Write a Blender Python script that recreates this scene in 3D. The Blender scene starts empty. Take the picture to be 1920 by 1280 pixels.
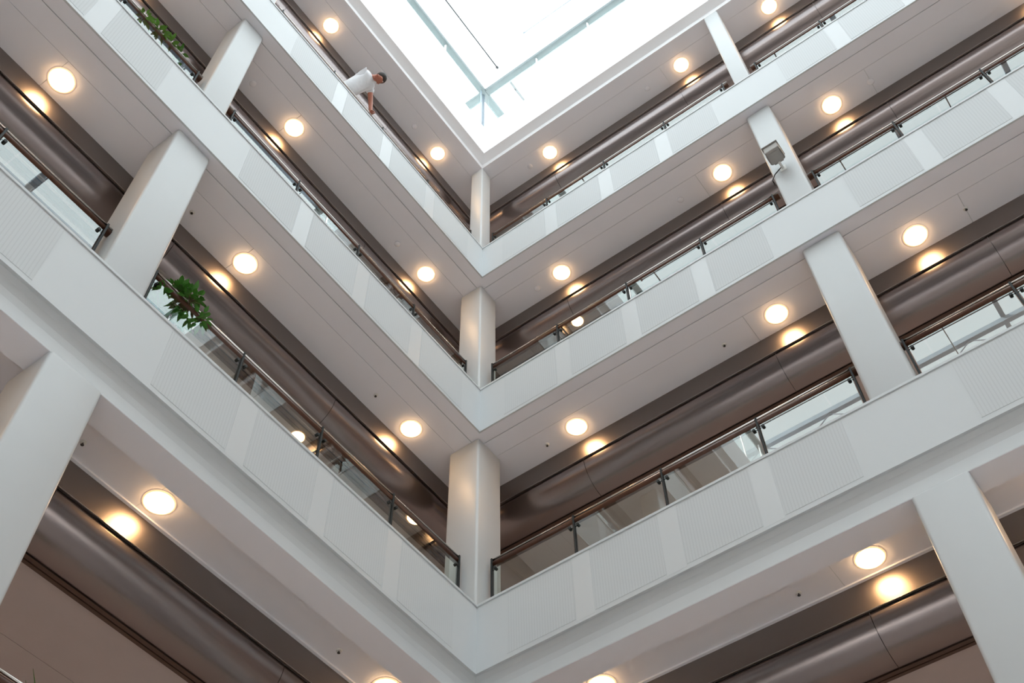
import bpy, bmesh, math, random
from mathutils import Vector, Matrix
random.seed(7)
SC = bpy.context.scene
COL = SC.collection

# ------------------------------------------------------------------ camera
CAM_POS = (7.47856279, 5.76974354, -7.68094854)
YAW, PITCH, ROLL = 3.74992983, 0.971111582, -0.0241095173
fw = Vector((math.cos(PITCH)*math.cos(YAW), math.cos(PITCH)*math.sin(YAW), math.sin(PITCH)))
rt = fw.cross(Vector((0, 0, 1))).normalized()
up = rt.cross(fw)
c_, s_ = math.cos(ROLL), math.sin(ROLL)
RT, UP = c_*rt + s_*up, -s_*rt + c_*up
cam_data = bpy.data.cameras.new('camera')
cam = bpy.data.objects.new('camera', cam_data)
COL.objects.link(cam)
cam_data.sensor_width = 36.0
cam_data.lens = 2101.43893/1920.0*36.0
cam_data.clip_end = 500
mw = Matrix((RT, UP, -fw)).transposed().to_4x4()
mw.translation = Vector(CAM_POS)
cam.matrix_world = mw
SC.camera = cam

# ------------------------------------------------------------------ sky and exposure
SKY_STRENGTH = 3.3
EXPOSURE = 0.0
LAMP = 38.0
world = bpy.data.worlds.new('sky'); SC.world = world
world.use_nodes = True
wn = world.node_tree.nodes; wl = world.node_tree.links
wn.clear()
wo = wn.new('ShaderNodeOutputWorld'); wb = wn.new('ShaderNodeBackground')
wb.inputs[0].default_value = (0.90, 0.965, 1.0, 1)
wb.inputs[1].default_value = SKY_STRENGTH
wl.new(wb.outputs[0], wo.inputs[0])
sun_data = bpy.data.lights.new('sun', 'SUN'); sun_data.energy = 16.0; sun_data.angle = math.radians(2.0)
sun_data.color = (1.0, 0.95, 0.88)
sun = bpy.data.objects.new('sun', sun_data); COL.objects.link(sun)
sun.rotation_euler = Vector((-0.54, -0.50, 0.66)).to_track_quat('Z', 'Y').to_euler()
SC.view_settings.view_transform = 'Standard'
SC.view_settings.look = 'None'
SC.view_settings.exposure = EXPOSURE
SC.view_settings.gamma = 1
SC.view_settings.use_curve_mapping = False

# ------------------------------------------------------------------ materials
def mat(name, col, rough=0.5, metal=0.0, noise=0.04, nscale=6.0, bump=0.0, spec=0.5, coat=0.0):
    m = bpy.data.materials.new(name); m.use_nodes = True
    n = m.node_tree.nodes; l = m.node_tree.links
    b = n['Principled BSDF']
    b.inputs['Roughness'].default_value = rough
    b.inputs['Metallic'].default_value = metal
    b.inputs['Specular IOR Level'].default_value = spec
    b.inputs['Coat Weight'].default_value = coat
    tc = n.new('ShaderNodeTexCoord'); nz = n.new('ShaderNodeTexNoise')
    nz.inputs['Scale'].default_value = nscale; nz.inputs['Detail'].default_value = 3
    l.new(tc.outputs['Object'], nz.inputs['Vector'])
    mx = n.new('ShaderNodeMix'); mx.data_type = 'RGBA'
    mx.inputs[6].default_value = tuple(c*(1-noise) for c in col)+(1,)
    mx.inputs[7].default_value = tuple(min(1, c*(1+noise)) for c in col)+(1,)
    l.new(nz.outputs['Fac'], mx.inputs[0]); l.new(mx.outputs[2], b.inputs['Base Color'])
    if bump:
        bp = n.new('ShaderNodeBump'); bp.inputs['Strength'].default_value = bump
        bp.inputs['Distance'].default_value = 0.01
        l.new(nz.outputs['Fac'], bp.inputs['Height']); l.new(bp.outputs[0], b.inputs['Normal'])
    return m

def emit_mat(name, col, strength):
    m = bpy.data.materials.new(name); m.use_nodes = True
    n = m.node_tree.nodes; l = m.node_tree.links
    b = n['Principled BSDF']
    b.inputs['Base Color'].default_value = (0.9, 0.88, 0.82, 1)
    b.inputs['Emission Color'].default_value = col+(1,)
    b.inputs['Emission Strength'].default_value = strength
    return m

def glass_mat(name, tint, f0=0.04):
    m = bpy.data.materials.new(name); m.use_nodes = True
    n = m.node_tree.nodes; l = m.node_tree.links
    n.clear()
    out = n.new('ShaderNodeOutputMaterial'); mix = n.new('ShaderNodeMixShader')
    tr = n.new('ShaderNodeBsdfTransparent'); gl = n.new('ShaderNodeBsdfGlossy'); lw = n.new('ShaderNodeLayerWeight')
    tr.inputs[0].default_value = tint+(1,)
    gl.inputs['Roughness'].default_value = 0.0
    gl.inputs['Color'].default_value = (0.95, 1.0, 0.99, 1)
    # Schlick reflectance, the same from both faces of the thin pane
    lw.inputs[0].default_value = 0.5
    pw = n.new('ShaderNodeMath'); pw.operation = 'POWER'; pw.inputs[1].default_value = 5.0
    ma = n.new('ShaderNodeMath'); ma.operation = 'MULTIPLY_ADD'; ma.inputs[1].default_value = 1-f0; ma.inputs[2].default_value = f0
    l.new(lw.outputs['Facing'], pw.inputs[0]); l.new(pw.outputs[0], ma.inputs[0])
    l.new(ma.outputs[0], mix.inputs[0]); l.new(tr.outputs[0], mix.inputs[1]); l.new(gl.outputs[0], mix.inputs[2])
    l.new(mix.outputs[0], out.inputs[0])
    return m

def ribbed_mat(name, col, pitch):
    m = mat(name, col, 0.6, noise=0.01)
    n = m.node_tree.nodes; l = m.node_tree.links
    b = n['Principled BSDF']
    geo = n.new('ShaderNodeNewGeometry'); sep = n.new('ShaderNodeSeparateXYZ')
    l.new(geo.outputs['Position'], sep.inputs[0])
    add = n.new('ShaderNodeMath'); add.operation = 'ADD'
    l.new(sep.outputs[0], add.inputs[0]); l.new(sep.outputs[1], add.inputs[1])
    dv = n.new('ShaderNodeMath'); dv.operation = 'DIVIDE'; dv.inputs[1].default_value = pitch
    l.new(add.outputs[0], dv.inputs[0])
    fr = n.new('ShaderNodeMath'); fr.operation = 'FRACT'; l.new(dv.outputs[0], fr.inputs[0])
    gt = n.new('ShaderNodeMath'); gt.operation = 'LESS_THAN'; gt.inputs[1].default_value = 0.3
    l.new(fr.outputs[0], gt.inputs[0])
    src = b.inputs['Base Color'].links[0].from_socket
    mx = n.new('ShaderNodeMix'); mx.data_type = 'RGBA'
    mx.inputs[7].default_value = (col[0]*0.93, col[1]*0.93, col[2]*0.93, 1)
    l.new(gt.outputs[0], mx.inputs[0]); l.new(src, mx.inputs[6]); l.new(mx.outputs[2], b.inputs['Base Color'])
    return m

M = {}
M['fascia'] = mat('white_lacquered_panel', (0.62, 0.645, 0.66), 0.45, noise=0.015, nscale=2)
M['fascia2'] = mat('white_lacquered_strip', (0.65, 0.675, 0.69), 0.4, noise=0.01, nscale=2)
M['ribbed'] = ribbed_mat('slotted_white_panel', (0.62, 0.645, 0.66), 0.033)
M['soffit'] = mat('painted_soffit', (0.85, 0.85, 0.90), 0.7, noise=0.02, nscale=1.5)
M['dark_gap'] = mat('dark_joint', (0.05, 0.045, 0.045), 0.8)
M['column'] = mat('white_column_paint', (0.56, 0.58, 0.59), 0.4, noise=0.02, nscale=3)
M['metal'] = mat('brushed_bronze_metal', (0.29, 0.25, 0.245), 0.25, metal=1.0, noise=0.03, nscale=4)
M['band'] = mat('satin_bronze_band', (0.26, 0.225, 0.21), 0.36, metal=1.0, noise=0.03, nscale=4)
M['trimw'] = mat('pale_trim', (0.85, 0.83, 0.82), 0.4)
M['wood'] = mat('dark_red_wood', (0.085, 0.03, 0.014), 0.35, noise=0.25, nscale=14)
M['woodtrim'] = mat('brown_trim', (0.085, 0.045, 0.03), 0.4, noise=0.2, nscale=10)
M['steel'] = mat('polished_steel', (0.62, 0.59, 0.56), 0.22, metal=1.0)
M['darksteel'] = mat('dark_post_steel', (0.025, 0.028, 0.028), 0.6, spec=0.25)
M['floor'] = mat('timber_gallery_floor', (0.54, 0.48, 0.45), 0.5, noise=0.15, nscale=5)
M['backwall'] = mat('taupe_wall', (0.50, 0.43, 0.41), 0.7)
M['stone'] = mat('pale_stone_floor', (0.74, 0.68, 0.65), 0.35, noise=0.08, nscale=3)
M['beam'] = mat('grey_green_roof_steel', (0.10, 0.135, 0.14), 0.45, noise=0.05)
M['palesteel'] = mat('pale_blue_roof_steel', (0.30, 0.38, 0.46), 0.4, noise=0.05)
M['poststeel'] = mat('pale_post_steel', (0.14, 0.18, 0.215), 0.45)
M['rod'] = mat('grey_tie_rod', (0.03, 0.035, 0.04), 0.5)
M['upstand'] = mat('white_upstand', (0.9, 0.9, 0.92), 0.6, noise=0.01)
M['glass'] = glass_mat('balustrade_glass', (0.82, 0.93, 0.90), 0.17)      # both faces' reflection on the front one
M['clear'] = glass_mat('glass_back_and_edges', (0.995, 1.0, 0.998), 0.0)
_n = M['clear'].node_tree.nodes; _o = [x for x in _n if x.type == 'OUTPUT_MATERIAL'][0]; _t = [x for x in _n if x.type == 'BSDF_TRANSPARENT'][0]
M['clear'].node_tree.links.new(_t.outputs[0], _o.inputs[0])
M['roofglass'] = glass_mat('roof_glass', (0.95, 0.985, 0.985), 0.04)
M['lamp'] = emit_mat('warm_opal_diffuser', (1.0, 0.60, 0.28), LAMP)
M['fill_lamp'] = emit_mat('corridor_fill_diffuser', (1.0, 0.86, 0.74), 22.0)  # for the added, unseen fill lamps in the corridors
M['lamphalo'] = emit_mat('lamp_halo_glow', (1.0, 0.50, 0.20), 1.1)  # the halo around each lamp, put into the ring as orange emission
M['lampring'] = mat('white_lamp_ring', (0.85, 0.83, 0.80), 0.4)
M['leaf'] = mat('green_leaf', (0.07, 0.23, 0.03), 0.45, noise=0.4, nscale=8)
M['leaf2'] = mat('light_green_leaf', (0.13, 0.30, 0.04), 0.45, noise=0.35, nscale=8)
M['stem'] = mat('brown_stem', (0.12, 0.09, 0.04), 0.7)
M['pot'] = mat('terracotta_pot', (0.30, 0.24, 0.20), 0.6)
M['soil'] = mat('potting_soil', (0.05, 0.035, 0.025), 0.9)
M['skin'] = mat('skin', (0.46, 0.17, 0.11), 0.5, noise=0.06, nscale=20)
M['shirt'] = mat('white_cotton', (0.80, 0.82, 0.86), 0.8, noise=0.03, nscale=18, bump=0.4)
M['trousers'] = mat('grey_trousers', (0.10, 0.11, 0.14), 0.8)
M['hair'] = mat('dark_hair', (0.025, 0.018, 0.015), 0.6)
M['shoe'] = mat('black_leather', (0.02, 0.02, 0.02), 0.4)
M['lampbody'] = mat('grey_lamp_housing', (0.36, 0.34, 0.32), 0.5)
M['white_pl'] = mat('white_plastic', (0.8, 0.8, 0.78), 0.4)
M['cable'] = mat('black_cable', (0.03, 0.03, 0.03), 0.5)

# ------------------------------------------------------------------ mesh helpers
S = 16.0                         # inner side of the square light well
def W(side, u, d, z):            # along the edge, depth behind the edge, height
    if side == 'right': return (-d, u, z)
    if side == 'left': return (u, -d, z)
    if side == 'far_right': return (S+d, u, z)
    return (u, S+d, z)

class MB:
    def __init__(s): s.v = []; s.f = []; s.sm = []
    def add(s, vs, fs, smooth=False):
        o = len(s.v); s.v += [tuple(p) for p in vs]
        for f in fs: s.f.append([o+i for i in f]); s.sm.append(smooth)
    def box(s, a, b):
        x0, y0, z0 = a; x1, y1, z1 = b
        s.add([(x0,y0,z0),(x1,y0,z0),(x1,y1,z0),(x0,y1,z0),(x0,y0,z1),(x1,y0,z1),(x1,y1,z1),(x0,y1,z1)],
              [(0,3,2,1),(4,5,6,7),(0,1,5,4),(1,2,6,5),(2,3,7,6),(3,0,4,7)])
    def sbox(s, side, u0, u1, d0, d1, z0, z1):
        s.add([W(side,u,d,z) for z in (z0,z1) for (u,d) in ((u0,d0),(u1,d0),(u1,d1),(u0,d1))],
              [(0,3,2,1),(4,5,6,7),(0,1,5,4),(1,2,6,5),(2,3,7,6),(3,0,4,7)])
    def prof(s, side, pts, u0=None, u1=None, smooth=False):
        """closed (d, z) outline run along the edge; None = mitred corner"""
        n = len(pts)
        vs = [W(side, (-d if u0 is None else u0), d, z) for d, z in pts]
        vs += [W(side, (S+d if u1 is None else u1), d, z) for d, z in pts]
        fs = [(i, (i+1) % n, n+(i+1) % n, n+i) for i in range(n)]
        s.add(vs, fs, smooth)
        s.add(vs, [tuple(range(n)), tuple(range(2*n-1, n-1, -1))])
    def tube(s, p, q, r, n=10, smooth=True, cap=True, r2=None):
        p = Vector(p); q = Vector(q); r2 = r if r2 is None else r2
        ax = (q-p).normalized()
        a = ax.orthogonal().normalized(); b = ax.cross(a)
        vs = []
        for c, rr in ((p, r), (q, r2)):
            for i in range(n):
                t = 2*math.pi*i/n
                vs.append(c+rr*(math.cos(t)*a+math.sin(t)*b))
        s.add(vs, [(i, (i+1) % n, n+(i+1) % n, n+i) for i in range(n)], smooth)
        if cap: s.add(vs, [tuple(range(n-1, -1, -1)), tuple(range(n, 2*n))])
    def path(s, pts, r, n=8):
        for a, b in zip(pts, pts[1:]): s.tube(a, b, r, n)
    def lathe(s, c, prof, n=32, smooth=True):
        c = Vector(c); k = len(prof); vs = []
        for r, z in prof:
            for i in range(n):
                t = 2*math.pi*i/n; vs.append(c+Vector((r*math.cos(t), r*math.sin(t), z)))
        fs = [(j*n+i, j*n+(i+1) % n, (j+1)*n+(i+1) % n, (j+1)*n+i) for j in range(k-1) for i in range(n)]
        s.add(vs, fs, smooth)
        s.add(vs[:n], [tuple(range(n-1, -1, -1))]); s.add(vs[-n:], [tuple(range(n))])
    def ball(s, c, rx, ry=None, rz=None, nu=14, nv=9):
        ry = rx if ry is None else ry; rz = rx if rz is None else rz
        vs = [(c[0], c[1], c[2]-rz)]
        for j in range(1, nv):
            t = math.pi*j/nv-math.pi/2
            for i in range(nu):
                a = 2*math.pi*i/nu
                vs.append((c[0]+rx*math.cos(t)*math.cos(a), c[1]+ry*math.cos(t)*math.sin(a), c[2]+rz*math.sin(t)))
        vs.append((c[0], c[1], c[2]+rz))
        fs = [(0, 1+(i+1) % nu, 1+i) for i in range(nu)]
        fs += [(1+j*nu+i, 1+j*nu+(i+1) % nu, 1+(j+1)*nu+(i+1) % nu, 1+(j+1)*nu+i) for j in range(nv-2) for i in range(nu)]
        L = 1+(nv-2)*nu
        fs += [(L+i, L+(i+1) % nu, len(vs)-1) for i in range(nu)]
        s.add(vs, fs, True)
    def build(s, name, m, parent=None, bevel=0.0, seg=2, recalc=True, merge=True):
        org = Vector((0, 0, 0))
        p = parent
        while p is not None: org = org+Vector(p.location); p = p.parent
        me = bpy.data.meshes.new(name)
        me.from_pydata([Vector(v)-org for v in s.v], [], s.f)
        me.polygons.foreach_set('use_smooth', s.sm)
        bm = bmesh.new(); bm.from_mesh(me)
        if merge: bmesh.ops.remove_doubles(bm, verts=bm.verts, dist=1e-5)
        if recalc: bmesh.ops.recalc_face_normals(bm, faces=bm.faces)
        bm.to_mesh(me); bm.free()
        me.materials.append(m)
        o = bpy.data.objects.new(name, me); COL.objects.link(o)
        if parent is not None: o.parent = parent
        if m.name in ('balustrade_glass', 'roof_glass'):
            me.materials.append(M['clear'])
            big = max(p.area for p in me.polygons)*0.9; seen = False
            for p in me.polygons:
                if p.area > big and not seen: seen = True
                else: p.material_index = 1
        if bevel:
            md = o.modifiers.new('bevel', 'BEVEL'); md.width = bevel; md.segments = seg; md.limit_method = 'ANGLE'
            md.harden_normals = False
        return o

def empty(name, loc, label=None, cat=None, group=None, kind=None):
    o = bpy.data.objects.new(name, None); COL.objects.link(o); o.location = loc
    o.empty_display_size = 0.1
    tag(o, label, cat, group, kind); return o
def tag(o, label=None, cat=None, group=None, kind=None):
    if label: o['label'] = label
    if cat: o['category'] = cat
    if group: o['group'] = group
    if kind: o['kind'] = kind
    return o
def copy_thing(o, loc):
    r = o.copy(); COL.objects.link(r); r.location = loc
    for ch in list(o.children):
        c = ch.copy(); COL.objects.link(c); c.parent = r
        for g in list(ch.children):
            d = g.copy(); COL.objects.link(d); d.parent = c
    return r
_n = {}
def struct(name, label, mb, m, parent=None, **kw):
    o = mb.build(name, m, parent, **kw)
    if parent is None: tag(o, label, None, None, 'structure')
    return o

H = 4.0; FH = 0.942
def Z0(k): return -4.72 if k == -1 else H*k     # the storey below is taller
SIDES = ('left', 'right', 'far_left', 'far_right')
LEVEL = {-1: 'cropped bottom', 0: 'lowest full', 1: 'middle', 2: 'upper', 3: 'roof'}
BACKD = 1.62      # where the ceiling behind the metal bulkhead begins its trim

# ------------------------------------------------------------------ ground floor, galleries, soffits, bulkheads
GZ = -9.3
mb = MB(); mb.box((-5, -5, GZ-0.3), (S+5, S+5, GZ))
struct('floor', 'pale stone ground floor of the light well', mb, M['stone'])

U_COLS = {'left': [5.21, 10.72], 'right': [5.02, 10.33], 'far_left': [5.21, 10.72], 'far_right': [5.02, 10.33]}
HALF = {-2: 0.27, -1: 0.27, 0: 0.245, 1: 0.19, 2: 0.135}
CD = 0.315        # depth of column centres and railings
POSTS = {'left': [0.0, 1.22, 2.43, 3.65, 4.88], 'right': [0.0, 1.17, 2.36, 3.57, 4.70]}
POSTS2 = {'left': [5.52, 6.74, 7.96, 9.18, 10.42], 'right': [5.30, 6.47, 7.67, 8.86, 10.02]}
POSTS3 = {'left': [11.02, 12.2, 13.4, 14.6, 15.8], 'right': [10.62, 11.8, 13.0, 14.3, 15.6]}
STRIPS = {'right': [1.385, 2.455, 3.53, 6.54, 7.61, 8.68], 'left': [1.42, 2.51, 3.60, 6.82, 7.91, 9.0]}
PLAIN = {'right': (4.46, 5.60), 'left': (4.62, 5.90)}

tn = 0
for side in SIDES:
    front = side in ('left', 'right')
    for k in range(-1, 4):
        z0 = Z0(k)
        sz = {0: -0.20, 3: 12.60}.get(k, z0)          # height of the main soffit
        tn += 1
        if k < 3:
            # slab with fascia board, nosing and the beam underside
            mb = MB()
            if k == 0:
                pts = [(0, 0.0), (0.03, 0.0), (0.062, -0.05), (0.085, -0.12), (0.092, -0.20), (0.078, -0.36), (0.39, -0.36), (0.39, -0.2), (4.2, -0.19), (4.2, FH-0.02), (0.05, FH-0.02), (0.05, FH), (0, FH)]
            else:
                pts = [(0, z0), (0.19, z0), (0.19, z0+0.012), (0.20, z0+0.012), (4.2, z0+0.012), (4.2, z0+FH-0.02), (0.05, z0+FH-0.02), (0.05, z0+FH), (0, z0+FH)]
            mb.prof(side, pts)
            mb.prof(side, [(-0.012, z0+FH-0.028), (0.03, z0+FH-0.028), (0.03, z0+FH+0.004), (-0.012, z0+FH+0.004)])
            mb.prof(side, [(-0.006, z0-0.004), (0.018, z0-0.004), (0.018, z0+0.03), (-0.006, z0+0.03)])
            fas = struct('trim_%d' % tn, 'white fascia band of the %s gallery on the %s side' % (LEVEL[k], side.replace('_', ' ')), mb, M['fascia'])
            if front:
                # slotted panels and narrow joint strips, each a thin board on the fascia
                st = STRIPS[side]; pl = PLAIN[side]
                rng = [(0.40, st[0]-0.115), (st[0]+0.115, st[1]-0.115), (st[1]+0.115, st[2]-0.115), (st[2]+0.115, pl[0]),
                       (pl[1], st[3]-0.115), (st[3]+0.115, st[4]-0.115), (st[4]+0.115, st[5]-0.115), (st[5]+0.115, st[5]+0.95)]
                for a, b in rng:
                    q = MB(); q.sbox(side, a+0.003, b-0.003, -0.0025, 0.01, z0+0.065, z0+FH-0.06)
                    q.build('slotted_panel', M['ribbed'], fas)
                for c in st:
                    q = MB(); q.sbox(side, c-0.112, c+0.112, -0.0025, 0.01, z0+0.035, z0+FH-0.032)
                    q.build('joint_strip', M['fascia2'], fas)
            # gallery floor finish
            q = MB(); q.prof(side, [(0.08, z0+FH-0.02), (4.2, z0+FH-0.02), (4.2, z0+FH-0.008), (0.08, z0+FH-0.008)])
            struct('floor', 'timber floor of the %s gallery, %s side' % (LEVEL[k], side.replace('_', ' ')), q, M['floor'])
        else:
            mb = MB()
            pts = [(0.19, 12.60), (0.19, 12.74), (0.02, 12.80), (0.02, 13.05), (4.2, 13.05), (4.2, 12.612), (0.20, 12.612), (0.20, 12.60)]
            mb.prof(side, pts)
            struct('trim_%d' % tn, 'white roof edge above the top gallery, %s side' % side.replace('_', ' '), mb, M['upstand'])
        # soffit boards
        q = MB()
        if k < 3:
            a, b, z_ = (0.08, 0.388, -0.36) if k == 0 else (0.019, 0.188, z0)
            q.prof(side, [(a, z_-0.004), (b, z_-0.004), (b, z_), (a, z_)])
        if k == 0: bands = [(0.392, 0.94)]
        elif k == 3: bands = [(0.20, 0.476), (0.48, 0.94)]
        else: bands = [(0.202, 0.476), (0.48, 0.94)]
        joints = {'right': [3.74, 6.6, 9.5], 'left': [3.84, 6.7, 9.6]}.get(side, [])
        for j, (a, b) in enumerate(bands):
            if b == 0.94 and front:
                # front part of the wide board is jointless, the back part is panelled
                if k == 0:
                    q.prof(side, [(a, sz), (0.52, sz), (0.52, sz+0.012), (a, sz+0.012)]); a = 0.5205
                us = [None]+joints+[None]
                for i in range(len(us)-1):
                    q.prof(side, [(a, sz), (b, sz), (b, sz+0.012), (a, sz+0.012)],
                           None if us[i] is None else us[i]+0.003, None if us[i+1] is None else us[i+1]-0.003)
            else:
                q.prof(side, [(a, sz), (b, sz), (b, sz+0.012), (a, sz+0.012)])
        if k == 0:
            q.prof(side, [(0.905, sz-0.018), (0.94, sz-0.018), (0.94, sz), (0.905, sz)])
        struct('ceiling', 'soffit under the %s gallery, %s side' % (LEVEL[k] if k < 3 else 'roof above the top', side.replace('_', ' ')), q, M['soffit'])
        # metal bulkhead: upright band, shadow gap, quarter round
        q = MB()
        q.prof(side, [(0.94, sz+0.012), (0.94, sz-0.348), (0.934, sz-0.350), (0.934, sz-0.357), (0.954, sz-0.357), (0.954, sz+0.012)])
        bw = struct('wall_%s' % side, 'upright bronze metal band with lamp glow, %s level, %s side' % (LEVEL[k], side.replace('_', ' ')), q, M['band'])
        g = MB(); g.prof(side, [(0.929, sz-0.352), (0.9335, sz-0.352), (0.9335, sz-0.358), (0.929, sz-0.358)]); g.build('edge_strip', M['steel'], bw)
        D0 = 0.955; R = 0.39
        arc = [(D0+R-R*math.cos(math.radians(5*i)), sz-0.361-R*math.sin(math.radians(5*i))) for i in range(19)]
        seams = {'right': [1.0, 3.86, 6.63, 9.45, 12.3], 'left': [1.75, 4.55, 7.35, 10.15, 13.0]}.get(side, [5.3, 10.6])
        us = [None]+seams+[None]
        for i in range(len(us)-1):
            g = MB()
            out = arc+[(D0+R, sz-0.361)]
            g.prof(side, out, None if us[i] is None else us[i]+0.003, None if us[i+1] is None else us[i+1]-0.003, smooth=True)
            g.v = g.v
            dr = g.build('curved_casing', M['metal'], bw, merge=False)
            # caps were added with separate flat faces
        # wooden trim and the ceiling behind it
        zb = sz-0.361-R
        g = MB()
        g.prof(side, [(D0+R, zb-0.006), (D0+R+0.045, zb-0.006), (D0+R+0.045, zb+0.05), (D0+R, zb+0.05)])
        g.prof(side, [(D0+R+0.06, zb-0.006), (D0+R+0.10, zb-0.006), (D0+R+0.10, zb+0.05), (D0+R+0.06, zb+0.05)])
        g.build('wood_trim', M['woodtrim'], bw)
        g = MB()
        for a, b in ((D0+R+0.10, 2.30), (2.306, 4.0)):
            g.prof(side, [(a, zb+0.02), (b, zb+0.02), (b, zb+0.035), (a, zb+0.035)])
        struct('ceiling', 'taupe ceiling behind the metal casing, %s level, %s side' % (LEVEL[k], side.replace('_', ' ')), g, M['backwall'])
    # back wall of the galleries
    zw = GZ if side in ('left', 'right') else Z0(-1)
    q = MB(); q.prof(side, [(4.0, zw), (4.2, zw), (4.2, 13.05), (4.0, 13.05)])
    struct('wall_%s' % side, 'taupe back wall behind the %s galleries' % side.replace('_', ' '), q, M['backwall'])

# tall ground floor windows behind the viewer, and the paving outside them
for n_, side in ((6, 'far_left'), (7, 'far_right')):
    t = tag(empty('window_%d' % n_, W(side, 8, 4.1, GZ)), 'tall ground floor windows on the %s side, behind the viewer' % side.replace('_', ' '), None, None, 'structure')
    fr = MB(); us = [-4.0+2.0*i for i in range(13)]
    for u in us: fr.sbox(side, u-0.04, u+0.04, 4.04, 4.16, GZ, Z0(-1))
    fr.sbox(side, -4.0, 20.0, 4.05, 4.15, GZ, GZ+0.12); fr.sbox(side, -4.0, 20.0, 4.05, 4.15, GZ+2.6, GZ+2.7)
    fr.build('window_frame', M['darksteel'], t)
    for u, v in zip(us, us[1:]):
        g = MB(); g.sbox(side, u+0.05, v-0.05, 4.095, 4.105, GZ+0.13, Z0(-1)); g.build('glass_pane', M['roofglass'], t)
q = MB(); q.box((-30, -30, GZ-0.6), (60, 60, GZ-0.35))
struct('floor', 'pale paving outside the ground floor windows', q, M['stone'])

# unseen fill lamps added deep behind the bulkheads to brighten the rear ceilings
def corridor_fill_lamps():
    first = None
    for k in range(0, 4):
        zc = {0: -0.20, 3: 12.60}.get(k, H*k)-0.716
        for side in ('left', 'right'):
            for i in range(4):
                loc = W(side, 1.2+3.6*i, 3.35, zc)
                if first is None:
                    first = empty('corridor_fill_lamp', loc); o = first
                    r = MB(); r.lathe(loc, [(0.30, 0.0), (0.31, -0.02), (0.28, -0.03), (0.275, -0.02)], 36); r.build('lamp_ring', M['lampring'], first)
                    r = MB(); r.lathe(loc, [(0.27, 0.0), (0.27, -0.06), (0.002, -0.07)], 36); r.build('diffuser', M['fill_lamp'], first)
                else: o = copy_thing(first, loc)
                o['label'] = 'unseen added fill lamp deep in the %s corridor, %s gallery level, %s' % (side, LEVEL[k] if k < 3 else 'roof', ['first', 'second', 'third', 'fourth'][i]+' from corner')
                o['category'] = 'ceiling lamp'; o['group'] = 'added corridor fill lamps'

# ------------------------------------------------------------------ columns, one per storey
def column(cx, cy, h, z0, z1, label, group):
    b = MB(); b.box((cx-h, cy-h, z0), (cx+h, cy+h, z1))
    o = b.build('column', M['column'], None, bevel=0.035, seg=4)
    for p in o.data.polygons: p.use_smooth = True
    # put the origin at the foot
    for v in o.data.vertices: v.co -= Vector((cx, cy, z0))
    o.location = (cx, cy, z0)
    tag(o, label, 'column', group)
    return o
STOREY = {-2: 'ground storey', -1: 'below the lowest full gallery', 0: 'below the middle gallery', 1: 'below the upper gallery', 2: 'below the roof'}
for k in range(-2, 3):
    h = HALF[k]
    z0 = GZ if k == -2 else Z0(k)+FH-0.008
    z1 = H*(k+1) if k < 2 else 12.6
    if k == -1: z1 = -0.36
    if k == -2: z1 = Z0(-1)
    hc = {2: 0.14, 1: 0.21, 0: 0.25, -1: 0.265, -2: 0.27}[k]
    column(-CD, -CD, hc, z0, z1, 'white corner column where both sides meet, ' + STOREY[k], 'corner column sections')
    for side in ('left', 'right'):
        for i, u in enumerate(U_COLS[side]):
            x, y, _ = W(side, u, CD, 0)
            if k == -2 or i == 1:
                if k in (-2,) and i == 1: pass
            where = 'nearest the corner' if i == 0 else 'farther from the corner'
            column(x, y, h, z0, z1, 'white square %s side column %s, %s' % (side, where, STOREY[k]), '%s side columns' % side)
for side in ('far_left', 'far_right'):
    q = MB()
    for u in U_COLS[side]:
        q.sbox(side, u-0.2, u+0.2, CD-0.2, CD+0.2, GZ, 12.6)
    # columns far behind the viewer, kept with the wall
    struct('wall_%s' % side, 'pillars of the %s galleries behind the viewer' % side.replace('_', ' '), q, M['column'])

# ------------------------------------------------------------------ balustrades
def railing(side, k, posts, bay):
    zf = Z0(k)+FH
    loc = Vector(W(side, posts[0], CD, zf-0.008))
    names = {0: 'between corner and first column', 1: 'past the first column', 2: 'past the second column'}
    t = empty('glass_railing', loc,
              'glass balustrade with wooden handrail, %s %s gallery, %s' % (LEVEL[k], side, names[bay]),
              'railing', 'glass balustrades')
    a, b = posts[0], posts[-1]
    m = MB()
    n = 14
    pts = [(CD-0.002+0.042*math.cos(2*math.pi*i/n), zf+0.868+0.042*math.sin(2*math.pi*i/n)) for i in range(n)]
    e0 = a+0.01 if bay == 0 else a-0.08
    m.prof(side, pts, e0, b+0.08, smooth=True)
    m.build('handrail', M['wood'], t)
    m = MB()
    m.tube(W(side, e0, CD-0.030, zf+0.918), W(side, b+0.08, CD-0.030, zf+0.922), 0.013, 10)
    m.build('steel_rail', M['steel'], t)
    for i, u in enumerate(posts):
        p = MB()
        p.sbox(side, u-0.011, u+0.011, CD-0.052, CD-0.004, zf-0.008, zf+0.935)
        p.sbox(side, u-0.035, u+0.035, CD-0.07, CD+0.02, zf-0.008, zf+0.006)
        po = p.build('post', M['darksteel'], t, bevel=0.003)
        for sgn in (-1, 1):
            if (i == 0 and sgn < 0) or (i == len(posts)-1 and sgn > 0): continue
            for dz in (0.75, 0.12):
                c = MB()
                c.tube(W(side, u, CD-0.03, zf+dz), W(side, u+sgn*0.055, CD-0.03, zf+dz), 0.008, 8)
                c.tube(W(side, u+sgn*0.055, CD-0.058, zf+dz), W(side, u+sgn*0.055, CD-0.012, zf+dz), 0.019, 12)
                c.build('glass_clamp', M['darksteel'], po)
    for u, v in zip(posts, posts[1:]):
        g = MB(); g.sbox(side, u+0.022, v-0.022, CD-0.036, CD-0.026, zf+0.05, zf+0.805)
        g.build('glass_pane', M['glass'], t)
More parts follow.
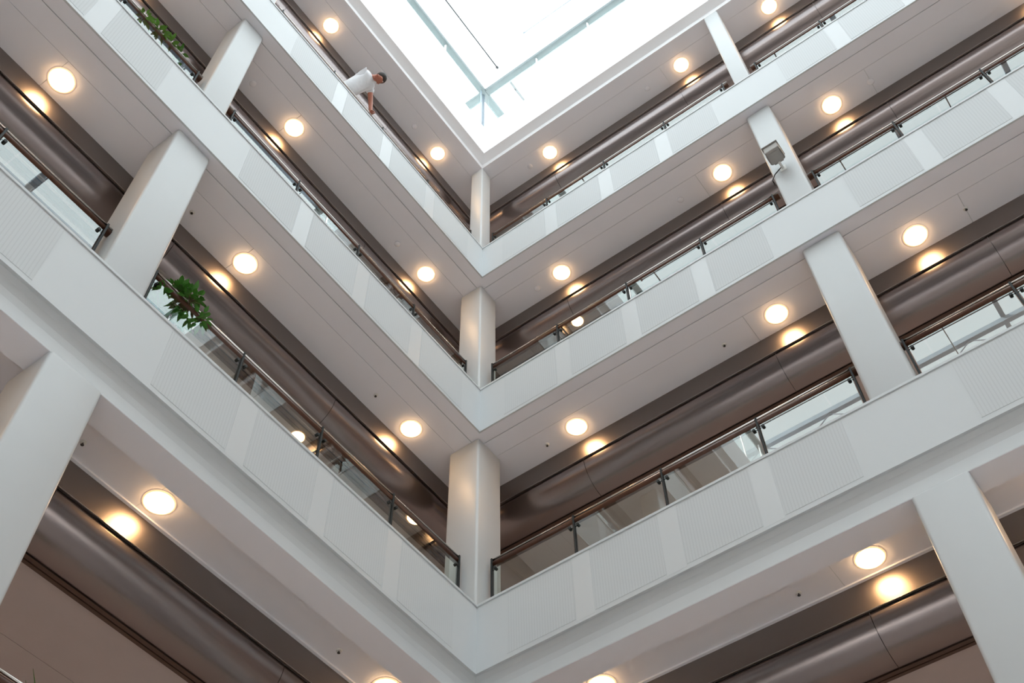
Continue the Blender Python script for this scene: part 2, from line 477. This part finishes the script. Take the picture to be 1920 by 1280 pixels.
for k in range(-1, 3):
    for side in ('left', 'right'):
        railing(side, k, POSTS[side], 0)
        railing(side, k, POSTS2[side], 1)
        railing(side, k, POSTS3[side], 2)

# ------------------------------------------------------------------ round ceiling lamps
L_U = {'left': [0.59, 3.75, 6.60, 9.75, 12.7], 'right': [1.09, 4.10, 5.97, 8.98, 11.8]}
ORD = ['nearest the corner', 'second from the corner', 'third from the corner', 'fourth from the corner', 'fifth from the corner']
proto = None
for k in range(0, 4):
    sz = {0: -0.20, 3: 12.60}.get(k, H*k)
    for side in ('left', 'right'):
        for i, u in enumerate(L_U[side]):
            loc = W(side, u, 0.70, sz)
            if proto is None:
                proto = empty('ceiling_lamp', loc)
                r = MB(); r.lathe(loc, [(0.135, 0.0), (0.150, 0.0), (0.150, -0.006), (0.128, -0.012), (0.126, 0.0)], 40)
                r.build('lamp_ring', M['lamphalo'], proto)  # ring glows to stand in for the lamp's halo
                g = MB(); g.lathe(loc, [(0.124, 0.0), (0.124, -0.018), (0.112, -0.028), (0.06, -0.034), (0.002, -0.036)], 40)
                g.build('diffuser', M['lamp'], proto)
                o = proto
            else:
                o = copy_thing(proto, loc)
            o['label'] = 'round glowing warm lamp under the %s, %s side, %s' % (
                ('roof' if k == 3 else LEVEL[k]+' gallery'), side, ORD[i])
            o['category'] = 'ceiling lamp'; o['group'] = 'round lamps under the galleries'

corridor_fill_lamps()
# sprinklers and detectors between the lamps
D_U = {'left': [1.30, 4.62, 7.95], 'right': [0.60, 3.34, 6.60]}
sp = None
dt = None
for k in range(0, 4):
    sz = {0: -0.20, 3: 12.60}.get(k, H*k)
    for side in ('left', 'right'):
        for i, u in enumerate(D_U[side]):
            loc = W(side, u, 0.715, sz)
            if k < 2:
                if sp is None:
                    sp = empty('sprinkler_head', loc); o = sp
                    r = MB(); r.lathe(loc, [(0.030, 0.0), (0.030, -0.004), (0.012, -0.010), (0.010, -0.010)], 20); r.build('rosette', M['white_pl'], sp)
                    r = MB(); r.lathe(loc, [(0.006, -0.010), (0.006, -0.030), (0.016, -0.032), (0.016, -0.035), (0.004, -0.036)], 14); r.build('nozzle', M['cable'], sp)
                else: o = copy_thing(sp, loc)
                o['category'] = 'sprinkler'; nm = 'tiny sprinkler'
            else:
                if dt is None:
                    dt = empty('smoke_detector', loc); o = dt
                    r = MB(); r.lathe(loc, [(0.050, 0.0), (0.050, -0.010), (0.042, -0.016), (0.002, -0.018)], 24); r.build('base', M['soffit'], dt)
                else: o = copy_thing(dt, loc)
                o['category'] = 'smoke detector'; nm = 'round smoke detector'
            o['label'] = '%s on the soffit under the %s, %s side, %s' % (nm, ('roof' if k == 3 else LEVEL[k]+' gallery'), side, ORD[i])

# ------------------------------------------------------------------ roof light
ZR = 16.0
for side in SIDES:
    q = MB(); q.prof(side, [(0.02, 13.05), (0.10, 13.05), (0.10, 14.05), (0.02, 14.05)])
    struct('trim_%d' % (tn+1), 'white upstand under the roof glazing, %s side' % side.replace('_', ' '), q, M['upstand']); tn += 1
wn_ = 0
for side in SIDES:
    wn_ += 1
    t = tag(empty('window_%d' % wn_, W(side, 0, 0.06, 14.05)), 'upright roof-light glazing on the %s side' % side.replace('_', ' '), None, None, 'structure')
    us = [0.02+1.33*i for i in range(13)]
    for u, v in zip(us, us[1:]):
        g = MB(); g.sbox(side, u+0.03, min(v-0.03, S-0.03), 0.055, 0.065, 14.05, ZR-0.08); g.build('glass_pane', M['roofglass'], t)
    g = MB()
    for u in us[1:-1]: g.sbox(side, u-0.012, u+0.012, 0.04, 0.08, 14.05, ZR-0.06)
    g.build('mullion', M['upstand'], t)
t = tag(empty('window_5', (S/2, S/2, ZR+0.2)), 'flat glass roof over the light well', None, None, 'structure')
for i in range(6):
    for j in range(6):
        w = (S+1.6)/6
        g = MB(); g.box((-0.8+i*w+0.02, -0.8+j*w+0.02, ZR+0.20), (-0.8+(i+1)*w-0.02, -0.8+(j+1)*w-0.02, ZR+0.21)); g.build('glass_pane', M['roofglass'], t)

def steel(name, mbs, label, cat, m=None, group=None):
    o = mbs.build(name, m or M['beam'], None, bevel=0.004)
    return tag(o, label, cat, group)
BW = 0.08
for side, lab in (('left', 'long grey-green roof beam along the left side of the skylight'), ('right', 'long grey-green roof beam along the right side of the skylight')):
    b = MB()
    o_ = 0.0 if side == 'left' else 0.012
    b.sbox(side, -0.78 if side == 'left' else -0.62, S+0.7, 0.07-BW, 0.07+BW, ZR-0.07+o_, ZR+0.07+o_)
    steel('roof_beam', b, lab, 'beam')
    # the cleats under it
    for i in range(8):
        u = 1.19*(i+1)
        c = MB(); c.sbox(side, u-0.05, u+0.03, 0.135, 0.175, ZR-0.09, ZR-0.01)
        tag(c.build('roof_bracket', M['upstand'], None), 'small white cleat on the outer face of the %s roof beam, %s' % (side, ['first', 'second', 'third', 'fourth', 'fifth', 'sixth', 'seventh', 'eighth'][i]+' from the corner'), 'bracket', 'cleats along the roof beams')
for side, lab in (('far_left', 'roof beam along the far left side behind the viewer'), ('far_right', 'roof beam along the far right side behind the viewer')):
    b = MB(); b.sbox(side, -0.7, S+0.7, 0.07-BW, 0.07+BW, ZR-0.215, ZR-0.075); steel('roof_beam', b, lab, 'beam')
b = MB()
b.tube((-0.05, -0.09, 14.06), (-0.05, -0.09, ZR-0.07), 0.035, 12)
steel('corner_post', b, 'slim pale round post at the corner of the skylight', 'post', M['poststeel'])
b = MB(); b.tube((0.08, -0.05, 14.06), (0.08, -0.05, ZR-0.07), 0.012, 8)
steel('corner_post', b, 'thin pale rod right beside the corner post of the skylight', 'rod', M['palesteel'])
def rod(p, q, r, lab, m='rod'):
    b = MB(); b.tube(p, q, r, 8); b.ball(p, r*2.2, nu=8, nv=6); b.ball(q, r*2.2, nu=8, nv=6)
    tag(b.build('tie_rod', M[m], None), lab, 'rod')
rod((0.27, 0.53, ZR), (6.0, 0.53, ZR+0.02), 0.016, 'thin dark rod running left below the roof glass, ending near the corner')
rod((-0.78, 0.56, ZR), (-0.12, 0.57, ZR), 0.028, 'short dark rod sticking out beyond the right roof beam')
rod((0.55, 1.45, ZR), (0.53, 6.0, ZR+0.02), 0.012, 'very thin pale rod running right below the roof glass', 'palesteel')
# trusses over the middle of the well (seen mirrored in the balustrades)
for i, x in enumerate((4.4, 7.0, 9.6, 12.2, 14.8)):
    b = MB()
    b.box((x-0.07, 0.0, ZR-0.06), (x+0.07, S, ZR+0.10))
    for j in range(8):
        y = 2.0*j
        b.tube((x, y, ZR-0.05), (x, y+1.0, ZR-0.8), 0.018, 8); b.tube((x, y+1.0, ZR-0.8), (x, y+2.0, ZR-0.05), 0.018, 8)
    b.tube((x, 1.0, ZR-0.8), (x, 15.0, ZR-0.8), 0.022, 8)
    steel('roof_truss', b, 'pale blue roof truss across the skylight, %s from the corner' % ['first', 'second', 'third', 'fourth', 'fifth'][i], 'truss', M['palesteel'], 'roof trusses')
for i, y in enumerate((4.4, 7.0, 9.6, 12.2, 14.8)):
    b = MB(); b.box((0, y-0.06, ZR+0.105), (S, y+0.06, ZR+0.19))
    steel('roof_purlin', b, 'pale purlin under the roof glass, %s from the corner' % ['first', 'second', 'third', 'fourth', 'fifth'][i], 'purlin', M['palesteel'], 'roof purlins')

for i, (x, nm) in enumerate(((5.6, 'first'), (8.2, 'second'), (10.8, 'third'), (11.4, 'fourth'), (13.4, 'fifth'))):
    for ax in (0, 1):
        p, q = ((x, 0.2, ZR-0.12), (x, S-0.2, ZR-0.12)) if ax else ((0.2, x, ZR-0.16), (S-0.2, x, ZR-0.16))
        rod(p, q, 0.014, '%s long tie rod under the glass roof, running %s, behind the viewer' % (nm, 'left' if not ax else 'right'))
# ------------------------------------------------------------------ floodlight on the right column
cx = -CD+HALF[1]
t = empty('floodlight', (cx, 5.0, 6.05), 'grey box floodlight with shade fixed to the white right column', 'floodlight')
b = MB(); b.box((cx, 4.955, 6.0), (cx+0.012, 5.045, 6.12)); b.tube((cx+0.01, 5.0, 6.06), (cx+0.16, 5.0, 6.10), 0.018, 10)
b.build('wall_bracket', M['white_pl'], t)
b = MB()
b.box((cx+0.12, 4.90, 6.06), (cx+0.34, 5.10, 6.20)); b.box((cx+0.09, 4.93, 6.08), (cx+0.12, 5.07, 6.18))
b.build('housing', M['lampbody'], t, bevel=0.012)
b = MB(); b.box((cx+0.10, 4.885, 6.20), (cx+0.36, 5.115, 6.208)); b.box((cx+0.15, 5.10, 6.04), (cx+0.30, 5.108, 6.20)); b.box((cx+0.15, 4.892, 6.04), (cx+0.30, 4.90, 6.20))
b.build('shade', M['lampbody'], t)
b = MB(); b.box((cx+0.16, 4.94, 6.052), (cx+0.30, 5.06, 6.06)); b.build('lens', M['lampbody'], t)
b = MB(); b.path([(cx+0.05, 4.98, 6.03), (cx+0.05, 4.93, 5.99), (cx+0.03, 4.87, 5.985), (cx-0.02, 4.805, 5.97), (cx-0.10, 4.80, 5.96)], 0.008)
b.build('cable', M['cable'], t)

# ------------------------------------------------------------------ plants
def leaf(mb, base, dirv, ln, wd, droop):
    d = Vector(dirv).normalized(); side = d.cross(Vector((0, 0, 1)))
    if side.length < 0.1: side = Vector((1, 0, 0))
    side.normalize(); rows = []
    p = Vector(base)
    N = 5
    for i in range(N+1):
        t = i/N
        w = wd*math.sin(math.pi*(0.08+0.92*t)**0.8)*0.5
        if i == N: w = 0.001
        q = p+d*ln*t+Vector((0, 0, -droop*t*t))
        nrm = Vector((0, 0, 0.18*w))
        rows.append((q-side*w, q-nrm, q+side*w))
    vs = [v for r in rows for v in r]
    th = Vector((0, 0, 0.0015))
    o = [v+th for v in vs]
    fs = []
    for i in range(N):
        for j in range(2):
            a = i*3+j; fs.append((a, a+1, a+4, a+3))
    n = len(vs)
    fs2 = [tuple(n+x for x in reversed(f)) for f in fs]
    mb.add(vs+o, fs+fs2, True)

def potted(name, x, y, zf, label, heads, material, seed, leafw=0.07, leafl=0.17, count=26, pot_h=0.45, cat='plant'):
    random.seed(seed)
    t = empty(name, (x, y, zf), label, cat)
    b = MB(); b.lathe((x, y, zf), [(0.11, 0.0), (0.15, pot_h*0.9), (0.165, pot_h*0.9), (0.165, pot_h), (0.145, pot_h), (0.140, pot_h-0.03)], 28); b.build('pot', M['pot'], t)
    b = MB(); b.lathe((x, y, zf), [(0.139, pot_h-0.05), (0.139, pot_h-0.025), (0.002, pot_h-0.02)], 24); b.build('soil', M['soil'], t)
    st = MB(); lf = MB()
    for (hx, hy, hz, r, n) in heads:
        base = Vector((x, y, zf+pot_h-0.03)); top = Vector((x+hx, y+hy, zf+hz))
        mid = (base+top)/2+Vector((hx*0.1, hy*0.05, 0.08))
        st.path([base, mid, top], 0.007, 6)
        for i in range(n):
            a = random.uniform(0, 2*math.pi); el = random.uniform(-0.5, 0.9)
            d = Vector((math.cos(a)*math.cos(el), math.sin(a)*math.cos(el), math.sin(el)))
            o = top+d*r*random.uniform(0.1, 0.75)
            st.tube(top, o, 0.0025, 5)
            leaf(lf, o, d, leafl*random.uniform(0.6, 1.15), leafw*random.uniform(0.7, 1.2), 0.05*random.random())
    st.build('stem', M['stem'], t); 
    o = lf.build('foliage', M[material], t, recalc=False, merge=False)
    return t

zf0 = FH-0.008
# leafy plant hanging over the second left gallery rail
potted('potted_plant', 4.42, -0.56, zf0, 'leafy dark green plant spilling over the handrail of the lowest full left gallery', 
       [(0.02, 0.30, 0.93, 0.17, 60), (-0.16, 0.27, 0.84, 0.13, 40), (0.16, 0.26, 0.98, 0.13, 40), (0.33, 0.20, 0.80, 0.12, 30), (-0.02, 0.20, 0.68, 0.13, 30)], 'leaf', 3, 0.045, 0.10)
potted('potted_plant', 4.78, -0.80, zf0, 'dark bushy plant behind the glass beside the left column, lowest full gallery',
       [(-0.12, 0.34, 0.78, 0.14, 16), (-0.28, 0.36, 0.72, 0.12, 14), (0.0, 0.30, 0.84, 0.12, 30), (-0.2, 0.3, 0.8, 0.12, 30)], 'leaf', 5, 0.042, 0.095)
# light green plants on the third left gallery
potted('potted_plant', 6.20, -0.56, H+zf0, 'light green plant poking over the middle left gallery rail beyond the column',
       [(-0.02, 0.26, 0.92, 0.14, 22), (0.22, 0.26, 0.86, 0.12, 16), (-0.20, 0.24, 0.98, 0.10, 26)], 'leaf2', 8, 0.042, 0.09)
potted('potted_plant', 5.83, -0.60, H+zf0, 'small green sprig just above the middle left gallery rail next to the column',
       [(0.0, 0.28, 1.02, 0.06, 7), (-0.05, 0.24, 0.75, 0.06, 6)], 'leaf', 11, 0.05, 0.10)
# grass-like plant at the lowest left rail
def grass(x, y, zf, label):
    random.seed(21)
    t = empty('potted_plant', (x, y, zf), label, 'plant')
    b = MB(); b.lathe((x, y, zf), [(0.11, 0.0), (0.15, 0.38), (0.16, 0.42), (0.14, 0.42), (0.138, 0.39)], 28); b.build('pot', M['pot'], t)
    b = MB(); b.lathe((x, y, zf), [(0.137, 0.37), (0.137, 0.39), (0.002, 0.395)], 20); b.build('soil', M['soil'], t)
    lf = MB()
    for i in range(12):
        a = random.uniform(0, 2*math.pi)
        d = Vector((0.6*math.cos(a), 0.35*math.sin(a), 1.0)).normalized()
        leaf(lf, (x, y, zf+0.39), d, random.uniform(0.2, 0.34), 0.02, 0.05)
    for tgt in ((4.346, -0.50, -2.53), (4.363, -0.50, -2.641)):
        b0 = Vector((x, y, zf+0.39)); d = Vector(tgt)-b0
        leaf(lf, b0, d, d.length, 0.030, 0.0)
    lf.build('foliage', M['leaf'], t, recalc=False, merge=False)
grass(3.70, -0.62, Z0(-1)+zf0, 'spiky grass-leaved plant at the bottom left rail by the big column')

# ------------------------------------------------------------------ person leaning over the top left rail
def skin_obj(name, pts, edges, radii, m, parent, sub=2, root=0):
    me = bpy.data.meshes.new(name)
    org = Vector(parent.location) if parent else Vector((0, 0, 0))
    me.from_pydata([Vector(p)-org for p in pts], edges, [])
    o = bpy.data.objects.new(name, me); COL.objects.link(o)
    if parent: o.parent = parent
    me.materials.append(m)
    md = o.modifiers.new('skin', 'SKIN'); md.use_smooth_shade = True
    if not me.skin_vertices: 
        bm = bmesh.new(); bm.from_mesh(me); bm.verts.layers.skin.verify(); bm.to_mesh(me); bm.free()
    for i, sv in enumerate(me.skin_vertices[0].data):
        r = radii[i]; sv.radius = (r if not isinstance(r, tuple) else r[0], r if not isinstance(r, tuple) else r[1]); sv.use_root = (i == root)
    sd = o.modifiers.new('sub', 'SUBSURF'); sd.levels = sub; sd.render_levels = sub
    return o

PZ = 2*H+FH-0.008           # gallery floor he stands on
pel = Vector((3.32, -0.56, PZ+0.93))
chest = Vector((3.16, -0.20, PZ+1.33))
shm = Vector((3.10, -0.09, PZ+1.47))
neck = Vector((3.06, -0.02, PZ+1.49))
head = Vector((3.02, 0.05, PZ+1.45))
rail_z = 2*H+FH+0.90
across = Vector((-0.72, -0.42, 0.0)).normalized()
hR = Vector((2.74, -0.29, rail_z+0.055))      # hand toward the corner
hL = pel-across*0.13+Vector((0.0, -0.03, -0.10))
shR = shm+across*0.165+Vector((0, 0, -0.02)); shL = shm-across*0.125+Vector((0.0, -0.02, -0.06))
elR = (shR+hR)/2+Vector((-0.03, -0.02, 0.02)); elL = (pel+chest)/2+Vector((0.06, -0.13, 0.03))
hipR = pel+across*0.09+Vector((0, 0, -0.05)); hipL = pel-across*0.09+Vector((0, 0, -0.05))
knR = Vector((3.20, -0.60, PZ+0.50)); knL = Vector((3.42, -0.64, PZ+0.50))
anR = Vector((3.20, -0.74, PZ+0.10)); anL = Vector((3.44, -0.78, PZ+0.10))
toR = anR+Vector((-0.02, 0.17, -0.065)); toL = anL+Vector((0.0, 0.17, -0.065))

person = empty('person', (pel.x, pel.y, PZ), 'person in white shirt leaning over the upper left gallery rail, looking down', 'person')
P_, E_, R_ = [], [], []
def pv(p, r, par=None):
    P_.append(Vector(p)); R_.append(r); i = len(P_)-1
    if par is not None: E_.append((par, i))
    return i
i0 = pv(pel, (0.13, 0.10)); i1 = pv((pel+chest)/2, (0.125, 0.09), i0); i2 = pv(chest, (0.135, 0.10), i1); i3 = pv(shm, (0.085, 0.07), i2)
i4 = pv(neck, 0.052, i3)
hd = (head-neck).normalized()
i5 = pv(head-hd*0.02+Vector((0, 0, -0.01)), (0.068, 0.072), i4)
i6 = pv(head+hd*0.055, (0.090, 0.094), i5); i7 = pv(head+hd*0.12, (0.062, 0.066), i6)
face = Vector((-0.25, 0.30, -0.92)).normalized()
nose = pv(head+hd*0.05+face*0.095, 0.012, i6)
chin = pv(head-hd*0.025+face*0.06, 0.03, i5)
earR = pv(head+hd*0.03+across*0.085, 0.014, i6); earL = pv(head+hd*0.03-across*0.085, 0.014, i6)
for sh, el, ha, sg in ((shR, elR, hR, 1), (shL, elL, hL, -1)):
    a = pv(sh, 0.055, i3); b = pv(el, 0.042, a); c = pv(el*0.35+ha*0.65, 0.036, b); w = pv(ha+(el-ha).normalized()*0.05, 0.026, c)
    palm = pv(ha, (0.034, 0.018), w)
    # four fingers over the rail toward the atrium, thumb behind
    for f in range(4):
        ox = (f-1.5)*0.021
        L1 = [0.036, 0.042, 0.040, 0.030][f]
        base = ha+Vector((ox, 0.030, 0.004)); k1 = base+Vector((0, L1, -0.012)); k2 = k1+Vector((0, 0.010, -0.032))
        q = pv(base, 0.010, palm); q = pv(k1, 0.009, q); q = pv(k2, 0.008, q)
    th = pv(ha+Vector((-sg*-0.036, -0.002, -0.006)), 0.011, palm); th = pv(ha+Vector((sg*0.042, -0.012, -0.036)), 0.0095, th)
for hp, kn, an, to in ((hipR, knR, anR, toR), (hipL, knL, anL, toL)):
    a = pv(hp, 0.085, i0); b = pv(kn, 0.058, a); c = pv(an, 0.04, b); d = pv(to, 0.03, c)
skin_obj('body', P_, E_, R_, M['skin'], person, 2)
def sub(pts, rad, edges=None): return pts, edges or [(i, i+1) for i in range(len(pts)-1)], rad
# shirt: torso plus short sleeves
sp_ = [pel+Vector((0, 0, 0.02)), (pel+chest)/2+Vector((0, 0.02, -0.03)), chest, shm, neck-hd*0.015,
       shR, shR*0.55+elR*0.45, shL, shL*0.4+elL*0.6]
se_ = [(0, 1), (1, 2), (2, 3), (3, 4), (3, 5), (5, 6), (3, 7), (7, 8)]
sr_ = [(0.155, 0.13), (0.16, 0.135), (0.165, 0.13), (0.11, 0.09), 0.062, 0.082, 0.074, 0.082, 0.074]
skin_obj('shirt', sp_, se_, sr_, M['shirt'], person, 2)
tp_ = [pel, hipR, knR, anR+Vector((0, 0, 0.03)), hipL, knL, anL+Vector((0, 0, 0.03))]
skin_obj('trousers', tp_, [(0, 1), (1, 2), (2, 3), (0, 4), (4, 5), (5, 6)], [(0.145, 0.12), 0.105, 0.078, 0.062, 0.105, 0.078, 0.062], M['trousers'], person, 2)
for an, to in ((anR, toR), (anL, toL)):
    skin_obj('shoe', [an+Vector((0, -0.04, -0.045)), an+Vector((0, 0.05, -0.05)), to], [(0, 1), (1, 2)], [(0.045, 0.05), (0.047, 0.045), (0.04, 0.032)], M['shoe'], person, 2)
# hair cap on the crown and back of the head
b = MB(); hc = head+hd*0.075-face*0.022
b.ball(hc, 0.096, 0.098, 0.088, 18, 12)
b.build('hair', M['hair'], person)
b = MB()
for s1 in (-1, 1): b.ball(head+hd*0.062+face*0.078+across*0.03*s1, 0.006, nu=8, nv=6)
b.build('eyes', M['white_pl'], person)
